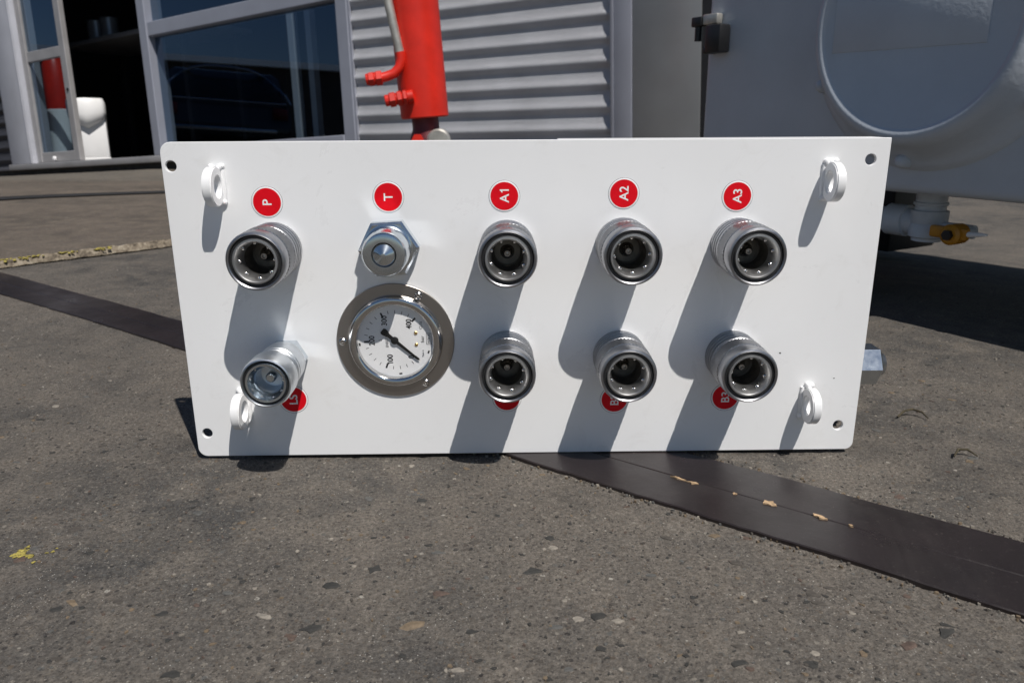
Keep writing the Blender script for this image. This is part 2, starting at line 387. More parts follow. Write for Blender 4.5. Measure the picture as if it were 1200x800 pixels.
for kd, nn in (('st3', 90), ('st2', 110), ('st5', 80), ('st1', 80)):      # loose grit gathered along the strip
    b_ = bmesh.new()
    for k in range(nn):
        a = random.uniform(-0.1, 0.5); d = random.choice((-0.0035-abs(random.gauss(0, 0.004)), 0.0825+abs(random.gauss(0, 0.004))))
        x, y = -0.0118+0.7955*a+0.606*d, -0.606*a+0.7955*d
        add_stone(b_, x, y, ground_z(x, y)+0.0008, random.uniform(0.0006, 0.0017), random.uniform(0.5, 1), random.uniform(0, 3), 0.0006, 5)
    tag(obj('grit', b_, M[kd], ground, angle=60), kind='stuff')

# raised concrete slabs on the left, with open joints between them
def lerp(a, b, f): return (a[0]+(b[0]-a[0])*f, a[1]+(b[1]-a[1])*f)
def slab(name, material, A0, A1, C0, C1, top, na=40, nc=14, rag=0.004):
    b_ = bmesh.new(); g = []
    for i in range(na+1):
        row = []
        for j in range(nc+1):
            p0 = lerp(A0, A1, i/na); p1 = lerp(C0, C1, i/na); p = lerp(p0, p1, j/nc)
            e = mn.noise(Vector((p[0]*30, p[1]*30, 1)))*rag + mn.noise(Vector((p[0]*90, p[1]*90, 5)))*rag*0.5 if j == 0 else 0
            x, y = p[0]+e*0.7, p[1]-e*0.7
            row.append(b_.verts.new((x, y, fall(x, y) + top + mn.noise(Vector((x*7, y*7, 8)))*0.0015 - (0.004 if j in (0, nc) else 0))))
        if nc: g.append(row)
    for i in range(na):
        for j in range(nc): b_.faces.new((g[i][j], g[i][j+1], g[i+1][j+1], g[i+1][j]))
    for j in (0, nc):
        lo = [b_.verts.new((v.co.x, v.co.y, v.co.z-0.06)) for v in (r[j] for r in g)]
        for i in range(na): b_.faces.new((g[i][j], g[i+1][j], lo[i+1], lo[i]))
    return tag(obj(name, b_, material, angle=60), kind='structure')
P1 = (-0.895, 0.745); E1 = (0.70, 0.714)
def along(p, e, a): return (p[0]+e[0]*a, p[1]+e[1]*a)
J2a = (-1.487, 1.765); E2 = (0.635, 0.772)
J3a = (-2.05, 2.62)
slab('concrete_slab', M['slab'], along(P1, E1, -1.2), along(P1, E1, 3.0), along(J2a, E2, -2.2), along(J2a, E2, 2.3), 0.014)
slab('concrete_slab', M['slab'], along(J2a, E2, -2.2), along(J2a, E2, 2.3), along(J3a, E2, -2.6), along(J3a, E2, 1.4), 0.0145)
bm2 = [o for o in COL.objects if o.name.startswith('concrete_slab')][-1]
bm2.location = (-0.056, 0.050, 0)
ja, jb_, jw = along((J2a[0]+0.012, J2a[1]-0.012), E2, -2.2), along((J2a[0]+0.012, J2a[1]-0.012), E2, 2.3), 0.085
b_ = bmesh.new()
pr = None
for i in range(41):
    p = lerp(ja, jb_, i/40); row = [b_.verts.new((x, y, fall(x, y)+0.0142)) for x, y in (p, (p[0]-jw, p[1]+jw*0.8))]
    if pr: b_.faces.new((pr[0], pr[1], row[1], row[0]))
    pr = row
tag(obj('expansion_joint', b_, M['dark'], angle=60), kind='structure')
slab('concrete_apron', M['apron'], (-2.02, 2.60), (-0.70, 2.95), (-4.2, 5.2), (-0.75, 3.3), 0.0165, 30, 40)

# crumbling mortar and moss along the slab edge
b_ = bmesh.new(); prev = None
for i in range(161):
    a = -0.25 + 1.35*i/160
    w = 0.008 - 0.005*min(1, max(0, a)/0.6) + mn.noise(Vector((a*25, 2, 0)))*0.006 + mn.noise(Vector((a*80, 2, 4)))*0.004
    row = []
    for f in (0.0, 0.25, 0.55, 0.8, 1.0):
        off = -0.006 + (w+0.006)*f; p = along(P1, E1, a); x, y = p[0]+off*0.72, p[1]-off*0.70
        z = 0.0165 - 0.009*f**2.2 + mn.noise(Vector((x*160, y*160, 9)))*0.0022 + mn.noise(Vector((x*60, y*60, 3)))*0.0015 - (0.004 if f in (0, 1) else 0)
        row.append(b_.verts.new((x, y, z)))
    if prev:
        for k in range(4): b_.faces.new((prev[k], prev[k+1], row[k+1], row[k]))
    prev = row
tag(obj('mortar_edge', b_, M['mortar'], angle=75), kind='structure')
def clump(b_, x, y, z, r):
    g = bmesh.ops.create_icosphere(b_, subdivisions=1, radius=r)
    for v in g['verts']: v.co *= random.uniform(0.6, 1.35)
    bmesh.ops.transform(b_, matrix=T(x, y, z) @ Matrix.Rotation(random.uniform(0, 6), 4, 'Z') @ Matrix.Diagonal((1.5, 1.0, 0.5, 1)), verts=g['verts'])
b_ = bmesh.new()
for k in range(420):
    a = random.uniform(-0.2, 0.55); off = random.uniform(-0.003, 0.009)
    if mn.noise(Vector((a*22, 5, off*60))) + (0.30 if a < 0.16 else -0.02) < 0.10: continue
    p = along(P1, E1, a); clump(b_, p[0]+off*0.72, p[1]-off*0.70, 0.0155-0.011*max(0, off/0.018)**2, random.uniform(0.0010, 0.0030))
tag(obj('moss', b_, M['moss'], angle=70), kind='stuff')
b_ = bmesh.new()
for k in range(420):
    x, y = -0.3085 + random.gauss(0, 0.0085), -0.132 + random.gauss(0, 0.0055)
    if mn.noise(Vector((x*150, y*150, 2))) < 0.02 + 0.35*(((x+0.3085)/0.02)**2 + ((y+0.132)/0.012)**2): continue
    clump(b_, x, y, ground_z(x, y)+0.0004, random.uniform(0.0004, 0.0012))
tag(obj('moss', b_, M['moss'], angle=70), kind='stuff')

# ------------------------------------------------------------------ dark strip under the panel
strip = thing('board_strip', 'long dark brown two-part board strip lying flat and running under the white panel', 'board strip', (0, 0, 0))
SU = Vector((0.7955, -0.606, 0)); SN = Vector((0.606, 0.7955, 0)); S0 = Vector((-0.0118, 0, 0))
def board(d0, d1, top, ragl, ragh, a0=-1.11, a1=1.2, slim=(0.0, 0.0)):
    b_ = bmesh.new(); n_ = 220; rows = []
    for i in range(n_+1):
        a = a0+(a1-a0)*i/n_
        e0 = mn.noise(Vector((a*14, 0, 2)))*ragl + mn.noise(Vector((a*60, 0, 2)))*ragl*0.5; e1 = mn.noise(Vector((a*14, 7, 2)))*ragh + mn.noise(Vector((a*70, 7, 2)))*ragh*0.5
        zz = top + mn.noise(Vector((a*5, 3, d0)))*0.0004; kf = min(1.0, max(0.0, (0.02-a)/0.3)); e0 += slim[0]*kf; e1 += slim[1]*kf
        row = []
        for d, z in ((d0+e0, -0.002), (d0+e0, zz-0.0006), (d0+e0+0.0008, zz), ((d0+d1)/2, zz+0.0002), (d1+e1-0.0008, zz), (d1+e1, zz-0.0006), (d1+e1, -0.002)):
            p = S0 + SU*a + SN*d; row.append(b_.verts.new((p.x, p.y, z)))
        rows.append(row)
    for A, B in zip(rows, rows[1:]):
        for j in range(6): b_.faces.new((A[j], A[j+1], B[j+1], B[j]))
    b_.faces.new(rows[0]); b_.faces.new(rows[-1][::-1])
    return b_
obj('board', board(-0.003, 0.0375, 0.0036, 0.0030, 0.0004, slim=(0.012, 0.003)), M['board'], strip)
obj('board', board(0.0384, 0.081, 0.0031, 0.0004, 0.0018, slim=(0.003, -0.005)), M['board'], strip)
for (cx, cy, ln, wd, an) in ((0.1065, -0.0465, 0.0075, 0.0012, 0.0), (0.1145, -0.0535, 0.005, 0.0020, 0.2), (0.158, -0.0838, 0.0062, 0.0030, 0.15), (0.1853, -0.1035, 0.0058, 0.0026, -0.1), (0.139, -0.07, 0.002, 0.0015, 0.0), (0.2, -0.114, 0.002, 0.0012, 0)):
    b_ = bmesh.new(); n_ = 11
    rot = -0.651+an
    lo, hi = [], []
    for i in range(n_):
        a = 2*PI*i/n_; rr = random.uniform(0.35, 1.25); x, y = 0.85*ln*rr*math.cos(a), wd*rr*math.sin(a)
        X, Y = cx + x*math.cos(rot)-y*math.sin(rot), cy + x*math.sin(rot)+y*math.cos(rot)
        lo.append(b_.verts.new((X, Y, 0.002))); hi.append(b_.verts.new((X, Y, 0.0042+random.uniform(0, 0.0007))))
    for i in range(n_): b_.faces.new((lo[i], lo[(i+1)%n_], hi[(i+1)%n_], hi[i]))
    b_.faces.new(hi)
    obj('chip', b_, M['chip'], strip, angle=20)

# ------------------------------------------------------------------ the control panel
panel = thing('control_panel', 'white hydraulic control panel with couplings and a pressure gauge standing on the ground', 'control panel', (0, 0, 0.004))
PZ = 0.004                                                          # children use z measured from the ground, minus this
W2, HH = 0.25, 0.2319
def rounded_outline(x0, x1, z0, z1, rad):
    pts = []                                                        # rad: BL, BR, TR, TL
    for (cx, cz, a0, r) in ((x0, z0, PI, rad[0]), (x1, z0, 1.5*PI, rad[1]), (x1, z1, 0, rad[2]), (x0, z1, 0.5*PI, rad[3])):
        ox = cx + (r if cx == x0 else -r); oz = cz + (r if cz == z0 else -r)
        for i in range(7):
            a = a0 + i*PI/12; pts.append((ox+r*math.cos(a), oz+r*math.sin(a)))
    return pts
def plate_with_holes(outline, holes, thick, bev=0.0005):
    cu = bpy.data.curves.new('outline', 'CURVE'); cu.dimensions = '2D'; cu.fill_mode = 'BOTH'; cu.extrude = thick/2-bev; cu.bevel_depth = bev; cu.bevel_resolution = 2; cu.offset = -bev
    loops = [outline] + [[(cx+r*math.cos(-2*PI*i/28), cz+r*math.sin(-2*PI*i/28)) for i in range(28)] for cx, cz, r in holes]
    for lp in loops:
        sp = cu.splines.new('POLY'); sp.points.add(len(lp)-1); sp.use_cyclic_u = True
        for p, (x, z) in zip(sp.points, lp): p.co = (x, z, 0, 1)
    ob = bpy.data.objects.new('outline', cu); COL.objects.link(ob)
    dg = bpy.context.evaluated_depsgraph_get(); me = bpy.data.meshes.new_from_object(ob.evaluated_get(dg))
    bpy.data.objects.remove(ob); bpy.data.curves.remove(cu)
    for v in me.vertices: v.co = (v.co.x, thick/2 - v.co.z, v.co.y)
    bm_ = bmesh.new(); bm_.from_mesh(me); bpy.data.meshes.remove(me)
    bmesh.ops.remove_doubles(bm_, verts=bm_.verts, dist=1e-6)
    return bm_
holes = [(-0.2437, 0.2198-PZ, 0.0038), (0.2371, 0.2213-PZ, 0.0038), (0.2368, 0.0240-PZ, 0.0038), (-0.2417, 0.0229-PZ, 0.0038)]
obj('face_plate', plate_with_holes(rounded_outline(-W2, W2, 0, HH, (0.007, 0.006, 0.0006, 0.0075)), holes, 0.003), M['white'], panel, angle=12)
# folded return along the top right, and the valve block bolted behind the plate
b_ = box(0.022, 0.2495, 0.0031, 0.030, HH-0.0026, HH-0.0002, 0.0006); obj('top_flange', b_, M['white'], panel)
b_ = box(-0.19, 0.20, 0.0035, 0.075, 0.036, 0.19, 0.002); obj('valve_block', b_, M['steel_dark'], panel)
b_ = box(-0.21, 0.21, 0.0035, 0.060, 0.0, 0.0032, 0.0005); obj('bottom_flange', b_, M['white'], panel)

def hexagon(af, x0, x1, ch=0.0012):
    """hex nut about local X"""
    b_ = bmesh.new(); R_ = af/math.sqrt(3)
    prof = [(R_-ch*1.6, x0), (R_, x0+ch), (R_, x1-ch), (R_-ch*1.6, x1)]
    rings = [[b_.verts.new((d, r*math.cos(PI/3*i), r*math.sin(PI/3*i))) for i in range(6)] for r, d in prof]
    for A, B in zip(rings, rings[1:]):
        for i in range(6): b_.faces.new((A[i], A[(i+1)%6], B[(i+1)%6], B[i]))
    b_.faces.new(rings[0]); b_.faces.new(rings[-1]); return b_
hx = obj('side_fitting', hexagon(0.0285, 0.236, 0.2790, 0.0032), M['zinc_bright'], panel, 'blue-silver hexagonal fitting sticking out at the right edge', angle=20)
hx.location = (0, 0.036, 0.061-PZ)
obj('fitting_stem', tube([(0.19, 0, 0), (0.238, 0, 0)], 0.009, 18), M['zinc'], hx)
obj('fitting_end', tube([(0.2788, 0, 0), (0.2825, 0, 0)], [0.010, 0.0085], 18), M['zinc'], hx)

# --- female couplings
def coupling_meshes():
    d = {}
    # outer sleeve with grooves and a knurled band
    k0, k1 = 0.0215, 0.0345
    prof = [(0.0140, 0.0), (0.0188, 0.0), (0.0194, 0.0008), (0.0194, 0.0048), (0.0174, 0.0053), (0.0174, 0.0069), (0.0195, 0.0074), (0.0195, 0.0096), (0.0173, 0.0101), (0.0173, 0.0119), (0.0195, 0.0124), (0.0195, 0.0146), (0.0173, 0.0151), (0.0173, 0.0169), (0.0196, 0.0174), (0.0196, 0.0205), (0.0190, 0.0210)]
    prof += [(0.0192, k0 + (k1-k0)*i/9) for i in range(10)]
    kb = range(17, 27)
    prof += [(0.0176, 0.0350), (0.0176, 0.0366), (0.0195, 0.0372), (0.0196, 0.0450), (0.0190, 0.0466), (0.0180, 0.0470), (0.0173, 0.0464), (0.0172, 0.0430), (0.0150, 0.0428)]
    d['sleeve'] = finish(lathe(prof, 96, wob=lambda i, k: (0.00065 if (i+k) % 2 else -0.00015) if k in kb else 0), 40, recalc=False)
    d['seal_ring'] = finish(lathe([(0.0147, 0.0440), (0.0172, 0.0440), (0.0173, 0.0446), (0.0165, 0.0452), (0.0148, 0.0448)], 64), 50)
    d['inner_ring'] = finish(lathe([(0.0150, 0.0380), (0.0150, 0.0462), (0.0146, 0.0470), (0.0136, 0.0471), (0.0128, 0.0462), (0.0109, 0.0375), (0.0107, 0.0345)], 64), 40)
    d['bore'] = finish(lathe([(0.0108, 0.0346), (0.0106, 0.0340), (0.0106, 0.0300), (0.0101, 0.0292), (0.0099, 0.0185), (0.0088, 0.0176), (0.0040, 0.0178), (0.0, 0.0178)], 48), 40)
    b_ = add_lathe(bmesh.new(), [(0.0050, 0.0177), (0.0044, 0.0205), (0.0024, 0.0225), (0.0023, 0.0262), (0.0020, 0.0270), (0.0014, 0.0270), (0.0011, 0.0260), (0.0005, 0.0260), (0.0, 0.0263)], 32)
    d['poppet'] = finish(b_, 35)
    b_ = bmesh.new()
    for i in range(8):
        a = 2*PI*(i+0.35)/8; add_ball(b_, (0.0119*math.cos(a), -0.0412, 0.0119*math.sin(a)), 0.0016, sub=2)
    d['locking_balls'] = finish(b_, 80)
    return d
CM = coupling_meshes()
for k, mk in (('sleeve', 'knurl'), ('seal_ring', 'seal'), ('inner_ring', 'ring_steel'), ('bore', 'bore'), ('poppet', 'steel_dark'), ('locking_balls', 'chrome')): CM[k].materials.append(M[mk])
def coupling(x, z, label, roll):
    c = link('coupling', CM['sleeve'], None, panel, label)
    c.location = (x, -0.0002, z-PZ); c.rotation_euler = (0, roll, 0)
    for k in ('seal_ring', 'inner_ring', 'bore', 'poppet', 'locking_balls'): link(k, CM[k], None, c)
    return c
for x, z, n_, dz in ((-0.178, 0.1622, 'P', 'under the sticker marked P'), (-0.0144, 0.1626, 'A1', 'under the sticker marked A1'), (0.0674, 0.1636, 'A2', 'under the sticker marked A2'), (0.1489, 0.1628, 'A3', 'under the sticker marked A3'),
                  (-0.0152, 0.0819, 'B1', 'in the lower row right of the gauge'), (0.0676, 0.0814, 'B2', 'in the middle of the lower row'), (0.1506, 0.0806, 'B3', 'at the right end of the lower row')):
    coupling(x, z, 'round knurled steel coupling ' + dz, random.uniform(0, 6))
# smaller, brighter LS coupling on a hex base
hexm = finish(hexagon(0.0255, 0.0, 0.0125, 0.0014), 20); hexm.transform(Matrix.Rotation(-PI/2, 4, 'Z')); hexm.materials.append(M['zinc_bright'])
ls = link('coupling', hexm, None, panel, 'slim bright zinc coupling on a hexagonal base at the lower left'); ls.location = (-0.1752, -0.0002, 0.0830-PZ)
prof = [(0.0118, 0.0120), (0.0146, 0.0122), (0.0154, 0.0132), (0.0158, 0.0220), (0.0160, 0.030), (0.0154, 0.0306), (0.0154, 0.0314), (0.0161, 0.032), (0.0161, 0.0345), (0.0154, 0.0352), (0.0154, 0.036), (0.0162, 0.0367), (0.0162, 0.0388), (0.0157, 0.0394), (0.0157, 0.0400), (0.0172, 0.0420), (0.0175, 0.0430), (0.0175, 0.0560), (0.0168, 0.0588), (0.0160, 0.0592), (0.0155, 0.0586), (0.0154, 0.0560), (0.0135, 0.0558)]
obj('sleeve', lathe(prof, 72), M['zinc_satin'], ls, angle=40)
obj('seal_ring', lathe([(0.0138, 0.0566), (0.0154, 0.0566), (0.0154, 0.0574), (0.0146, 0.0577), (0.0138, 0.0574)], 64), M['seal'], ls)
obj('inner_ring', lathe([(0.0138, 0.052), (0.0138, 0.0586), (0.0134, 0.0592), (0.0120, 0.0590), (0.0108, 0.0560), (0.0096, 0.0540), (0.0092, 0.0500)], 64), M['zinc_bright'], ls, angle=40)
obj('bore', lathe([(0.0093, 0.0505), (0.0090, 0.0490), (0.0088, 0.0380), (0.0030, 0.0372), (0.0, 0.0371)], 48), M['zinc_satin'], ls)
obj('poppet', lathe([(0.0034, 0.0370), (0.0034, 0.0470), (0.0026, 0.0482), (0.0012, 0.0484), (0.0, 0.0480)], 32), M['zinc_bright'], ls)
b_ = bmesh.new()
for i in range(9):
    a = 2*PI*(i+0.2)/9; add_ball(b_, (0.0113*math.cos(a), -0.0562, 0.0113*math.sin(a)), 0.0011)
obj('locking_balls', b_, M['chrome'], ls, angle=80)
# T: plug-type coupling on a large hex nut
hexm = finish(hexagon(0.0370, 0.0, 0.011, 0.0012), 20); hexm.transform(Matrix.Rotation(-PI/2, 4, 'Z')); hexm.transform(Matrix.Rotation(math.radians(-3), 4, 'Y')); hexm.materials.append(M['zinc_bright'])
tc = link('plug_coupling', hexm, None, panel, 'bright zinc plug coupling with a pointed centre under the sticker marked T'); tc.location = (-0.0966, -0.0002, 0.1635-PZ)
prof = [(0.0150, 0.0108), (0.0172, 0.0109), (0.0174, 0.0114), (0.0174, 0.0126), (0.0160, 0.0130), (0.0160, 0.0138), (0.0168, 0.0144), (0.0168, 0.0156), (0.0158, 0.0162), (0.0158, 0.0172), (0.0156, 0.0180), (0.0154, 0.0300), (0.0149, 0.0322), (0.0140, 0.0334), (0.0128, 0.0338), (0.0084, 0.0338), (0.0081, 0.0334), (0.0081, 0.0310), (0.0, 0.0310)]
obj('sleeve', lathe(prof, 72), M['zinc_bright'], tc, angle=30)
obj('seal_ring', lathe([(0.0076, 0.0322), (0.0081, 0.0322), (0.0081, 0.0330), (0.0076, 0.0330)], 48), M['seal'], tc)
obj('pin', lathe([(0.0076, 0.0312), (0.0075, 0.0336), (0.0070, 0.0343), (0.0016, 0.0372), (0.0, 0.0374)], 48), M['zinc_bright'], tc, angle=20)

# --- round red stickers
def sticker(s, x, z):
    st = obj('sticker', lathe([(0.0, 0.00005), (0.01095, 0.00005), (0.01085, 0.00014), (0.0, 0.00014)], 64), M['dark_print'], panel, 'round red sticker reading ' + s)
    st.location = (x, 0, z-PZ)
    obj('white_rim', lathe([(0.01074, 0.00015), (0.01068, 0.00019), (0.0096, 0.00019)], 64), M['white_print'], st)
    obj('red_field', lathe([(0.00966, 0.00015), (0.00962, 0.00023), (0.0, 0.00023)], 64), M['red_print'], st)
    h = 0.0062 if len(s) == 1 else 0.0063
    t_ = link('lettering', text_mesh(s, h, bold=0.014), M['white_print'], st); t_.location = (0, -0.00028, 0)
for s, x, z in (('P', -0.1805, 0.1951), ('T', -0.0965, 0.1980), ('A1', -0.0160, 0.1981), ('A2', 0.0671, 0.1993), ('A3', 0.1465, 0.1969), ('LS', -0.1746, 0.0494), ('B1', -0.0153, 0.0488), ('B2', 0.0654, 0.0467), ('B3', 0.1489, 0.0478)):
    sticker(s, x, z)

# --- pressure gauge
gx, gz = -0.0962, 0.0944
ga = obj('gauge', lathe([(0.0280, 0.0002), (0.0420, 0.0002), (0.0428, 0.0005), (0.0428, 0.0012), (0.0424, 0.0016), (0.0340, 0.0016), (0.0280, 0.0015)], 96, closed='loop'), M['stainless'], panel, 'round stainless steel pressure gauge with white dial')
ga.location = (gx, 0, gz-PZ)
bz = lathe([(0.0346, 0.0015), (0.0346, 0.0020), (0.0341, 0.0028), (0.0338, 0.0044), (0.0328, 0.0055), (0.0308, 0.0060), (0.0290, 0.0057), (0.0278, 0.0049), (0.0276, 0.0042), (0.0276, 0.0003)], 96)
obj('bezel', bz, M['chrome'], ga, angle=50)
obj('dial', lathe([(0.0, 0.0008), (0.0275, 0.0008), (0.0275, 0.0003)], 96), M['dial'], ga, angle=20)
obj('glass', lathe([(0.0, 0.0034), (0.0275, 0.0034), (0.0275, 0.0040), (0.0, 0.0040)], 64), M['gauge_glass'], ga, angle=20)
DC = (-0.0005, 0.0006)                                              # pivot
for a in (180, 62, -57):
    s_ = lathe([(0.0028, 0.0015), (0.0028, 0.0023), (0.0018, 0.0031), (0.0008, 0.0031), (0.0006, 0.0026), (0.0, 0.0026)], 20)
    o = obj('screw', s_, M['chrome'], ga); o.location = (0.0383*math.cos(math.radians(a)), 0, 0.0383*math.sin(math.radians(a)))
def tick(b_, ang, r0, r1, w, d=0.00092):
    c, s = math.cos(ang), math.sin(ang)
    v = [b_.verts.new((DC[0]+r*c - o*s, -d, DC[1]+r*s + o*c)) for r, o in ((r0, -w/2), (r1, -w/2), (r1, w/2), (r0, w/2))]
    f = b_.faces.new(v); f.normal_update()
    if f.normal.y > 0: f.normal_flip()
b_ = bmesh.new()
for i in range(21):
    a = math.radians(-41 - 68*i/5)
    if i % 5 == 0: tick(b_, a, 0.0188, 0.0226, 0.0013)
    else: tick(b_, a, 0.0200, 0.0224, 0.00042)
for a in (187, -83, -21): tick(b_, math.radians(a), 0.0254, 0.0266, 0.0022)
obj('scale_marks', b_, M['black_print'], ga, recalc=False)
def dial_text(s, x, z, h, w=None, mt_='black_print', bold=0.0):
    o = link('lettering', text_mesh(s, h, bold=bold, width=w), M[mt_], ga); o.location = (x, -0.00094, z)
for s, ang, r, w in (('100', -106, 0.0152, 0.0066), ('200', -179, 0.0169, 0.0066), ('300', 116, 0.0164, 0.0066), ('400', 49, 0.0160, 0.0066), ('0', -49, 0.0172, 0.0020)):
    dial_text(s, DC[0]+r*math.cos(math.radians(ang)), DC[1]+r*math.sin(math.radians(ang)), 0.0042, w*1.12, bold=0.02)
dial_text('bar', 0.0195, 0.0012, 0.0024, 0.0050)
dial_text('CL 1.6', 0.0186, 0.0116, 0.0022, 0.0056)
dial_text('S', -0.0112, 0.0006, 0.0021)
dial_text('EN837-1', -0.0064, -0.0008, 0.0020, 0.0080)
dial_text('Made in', 0.0196, -0.0098, 0.0014, 0.0052)
dial_text('WIKA', 0.0242, 0.0013, 0.0021, 0.0072)
b_ = bmesh.new()
for x0, x1, z0, z1 in ((0.0223, 0.0226, -0.0030, 0.0056), (0.0258, 0.0261, -0.0030, 0.0056), (0.0226, 0.0258, -0.0030, -0.0027), (0.0226, 0.0258, 0.0053, 0.0056)):
    f = b_.faces.new([b_.verts.new(v) for v in ((x0, -0.00093, z0), (x1, -0.00093, z0), (x1, -0.00093, z1), (x0, -0.00093, z1))]); f.normal_update()
    if f.normal.y > 0: f.normal_flip()
obj('logo_frame', b_, M['black_print'], ga, recalc=False)
for x, z in ((0.0148, 0.0058), (0.0150, -0.0030)):
    o = obj('dial_screw', lathe([(0.0013, 0.0008), (0.0013, 0.0012), (0.0009, 0.0015), (0.0, 0.0013)], 16), M['brass'], ga); o.location = (x, 0, z)
# needle
b_ = bmesh.new(); na = math.radians(-41); c, s = math.cos(na), math.sin(na)
out = [(0.0230, 0.0003), (0.0215, 0.0007), (0.0030, 0.0012), (-0.0060, 0.0014), (-0.0085, 0.0024), (-0.0105, 0.0026), (-0.0118, 0.0018)]
loop = [(x, w) for x, w in out] + [(x, -w) for x, w in out[::-1]]
lo = [b_.verts.new((DC[0]+x*c-w*s, -0.0019, DC[1]+x*s+w*c)) for x, w in loop]; hi = [b_.verts.new((v.co.x, -0.0023, v.co.z)) for v in lo]
b_.faces.new(lo); b_.faces.new(hi)
for i in range(len(lo)): b_.faces.new((lo[i], lo[(i+1)%len(lo)], hi[(i+1)%len(lo)], hi[i]))
add_lathe(b_, [(0.0, 0.0008), (0.0011, 0.0008), (0.0011, 0.0016), (0.0028, 0.0017), (0.0028, 0.0026), (0.0022, 0.0029), (0.0, 0.0029)], 28, T(DC[0], 0, DC[1]))
obj('needle', b_, M['black_print'], ga, angle=30)

# --- welded lifting lugs
def lug_mesh(side):
    """flat eye standing out from the panel: plate normal is X"""
    b_ = bmesh.new(); n_ = 40; R_ = 0.0133; hr = 0.0067; c = 0.0112; t_ = 0.0032
    outer, inner = [], []
    for i in range(n_):
        a = 2*PI*i/n_; y = c + R_*math.cos(a); z = R_*math.sin(a)
        outer.append((max(y, -0.0002), z)); inner.append((c-0.0005 + hr*math.cos(a), hr*1.1*math.sin(a)))
    rings = []
    for X, o_ in ((-t_, 1), (t_, 1)):
        for pts, sh in ((inner, 0), (outer, 0)):
            rings.append([b_.verts.new((X, -y, z)) for y, z in pts])
    i0, o0, i1, o1 = rings
    for i in range(n_):
        j = (i+1) % n_
        b_.faces.new((i0[i], i0[j], o0[j], o0[i])); b_.faces.new((i1[j], i1[i], o1[i], o1[j]))
        b_.faces.new((o0[i], o0[j], o1[j], o1[i])); b_.faces.new((i0[j], i0[i], i1[i], i1[j]))
    bmesh.ops.remove_doubles(b_, verts=b_.verts, dist=1e-6)
    bmesh.ops.recalc_face_normals(b_, faces=b_.faces)
    es = [e for e in b_.edges if len(e.link_faces) == 2 and e.calc_face_angle(0) > 1.2]
    bmesh.ops.bevel(b_, geom=es, offset=0.0007, segments=2, affect='EDGES')
    return b_
for x, z, side, nm in ((-0.2125, 0.2068, -1, 'upper left'), (0.2085, 0.2072, 1, 'upper right'), (-0.2112, 0.0445, -1, 'lower left'), (0.2098, 0.0443, 1, 'lower right')):
    lg = obj('lug', lug_mesh(side), M['white'], panel, 'white welded eye lug in the %s corner' % nm, angle=30); lg.location = (x, 0, z-PZ)
    b_ = bmesh.new()
    for e in (-1, 1):
        add_tube(b_, [(e*0.0036+random.uniform(-.00025, .00025), -0.0005, -0.0112+0.0224*i/14) for i in range(15)], [0.0012+0.0005*math.sin(PI*i/14)+random.uniform(0, 0.0003) for i in range(15)], 10)
    for zz, k in ((0.0122, 5), (-0.0118, 3)):
        for i in range(k): add_ball(b_, (random.uniform(-0.0042, 0.0042), -0.0012, zz+random.uniform(-0.0008, 0.0012)*(1 if zz > 0 else 0.5)), random.uniform(0.0018, 0.0028))
    obj('weld', b_, M['weld'], lg, angle=80)

# small chips in the white paint
for x, z, r in ((0.159, 0.0905, 0.0007), (0.187, 0.082, 0.0008), (0.2295, 0.062, 0.0006)):
    b_ = bmesh.new(); b_.faces.new([b_.verts.new((x+r*random.uniform(0.5, 1.3)*math.cos(a), -0.00012, z-PZ+r*random.uniform(0.5, 1.2)*math.sin(a))) for a in (0, 1, 2, 3, 4, 5)])
    obj('paint_chip', b_, M['black_print'], panel, recalc=False)
# ------------------------------------------------------------------ little things lying on the ground
for pts, lab in (([(0.318, 0.066, 0.003), (0.326, 0.072, 0.006), (0.334, 0.0735, 0.007), (0.340, 0.069, 0.006), (0.342, 0.062, 0.003)], 'curled dark dry stem on the concrete right of the panel, farther from the board strip'),
                 ([(0.322, -0.013, 0.003), (0.328, -0.007, 0.006), (0.335, -0.007, 0.006), (0.340, -0.013, 0.003)], 'curled dark dry stem on the concrete beside the board strip')):
    o = obj('dry_stem', tube(pts, [0.0008, 0.0011, 0.0010, 0.0009, 0.0005], 7) if len(pts) == 5 else tube(pts, [0.0006, 0.001, 0.0009, 0.0005], 7), M['leaf'])
    tag(o, lab, 'twig', 'curled dry stems on the concrete')

# ------------------------------------------------------------------ red hydraulic cylinder standing behind the panel
base = Vector((-0.172, 1.28, 0.0)); top_dir = Vector((-0.016, 0, 0.246)).normalized()
rc = thing('hydraulic_cylinder', 'red hydraulic cylinder standing upright behind the white panel before the corrugated wall', 'hydraulic cylinder', base)
q_ = Vector((0, -1, 0)).rotation_difference(top_dir).to_matrix().to_4x4()
def onaxis(prof, seg=40): return lathe(prof, seg, q_)
R0 = 0.0535
obj('barrel', onaxis([(0.0, 0.238), (R0-0.003, 0.238), (R0, 0.241), (R0, 0.90), (R0-0.004, 0.905), (0.0, 0.905)], 48), M['red'], rc)
obj('rod', onaxis([(0.0, 0.03), (0.028, 0.03), (0.028, 0.17), (0.040, 0.185), (0.036, 0.2), (0.030, 0.215), (0.030, 0.2385)]), M['red_dark'], rc)
obj('foot_plate', box(-0.09, 0.09, -0.09, 0.09, 0.0, 0.03, 0.006), M['red_dark'], rc)
b_ = lathe([(0.0, -0.03), (0.022, -0.03), (0.026, -0.026), (0.026, 0.002), (0.022, 0.006), (0.0, 0.006)], 28); o = obj('pivot_pin', b_, M['galv_pipe'], rc); o.location = (0.0165, -0.040, 0.189)
b_ = lathe([(0.0, -0.02), (0.014, -0.02), (0.014, 0.006), (0.0, 0.006)], 6); o = obj('lock_nut', b_, M['red'], rc); o.location = (-0.03, -0.032, 0.191)
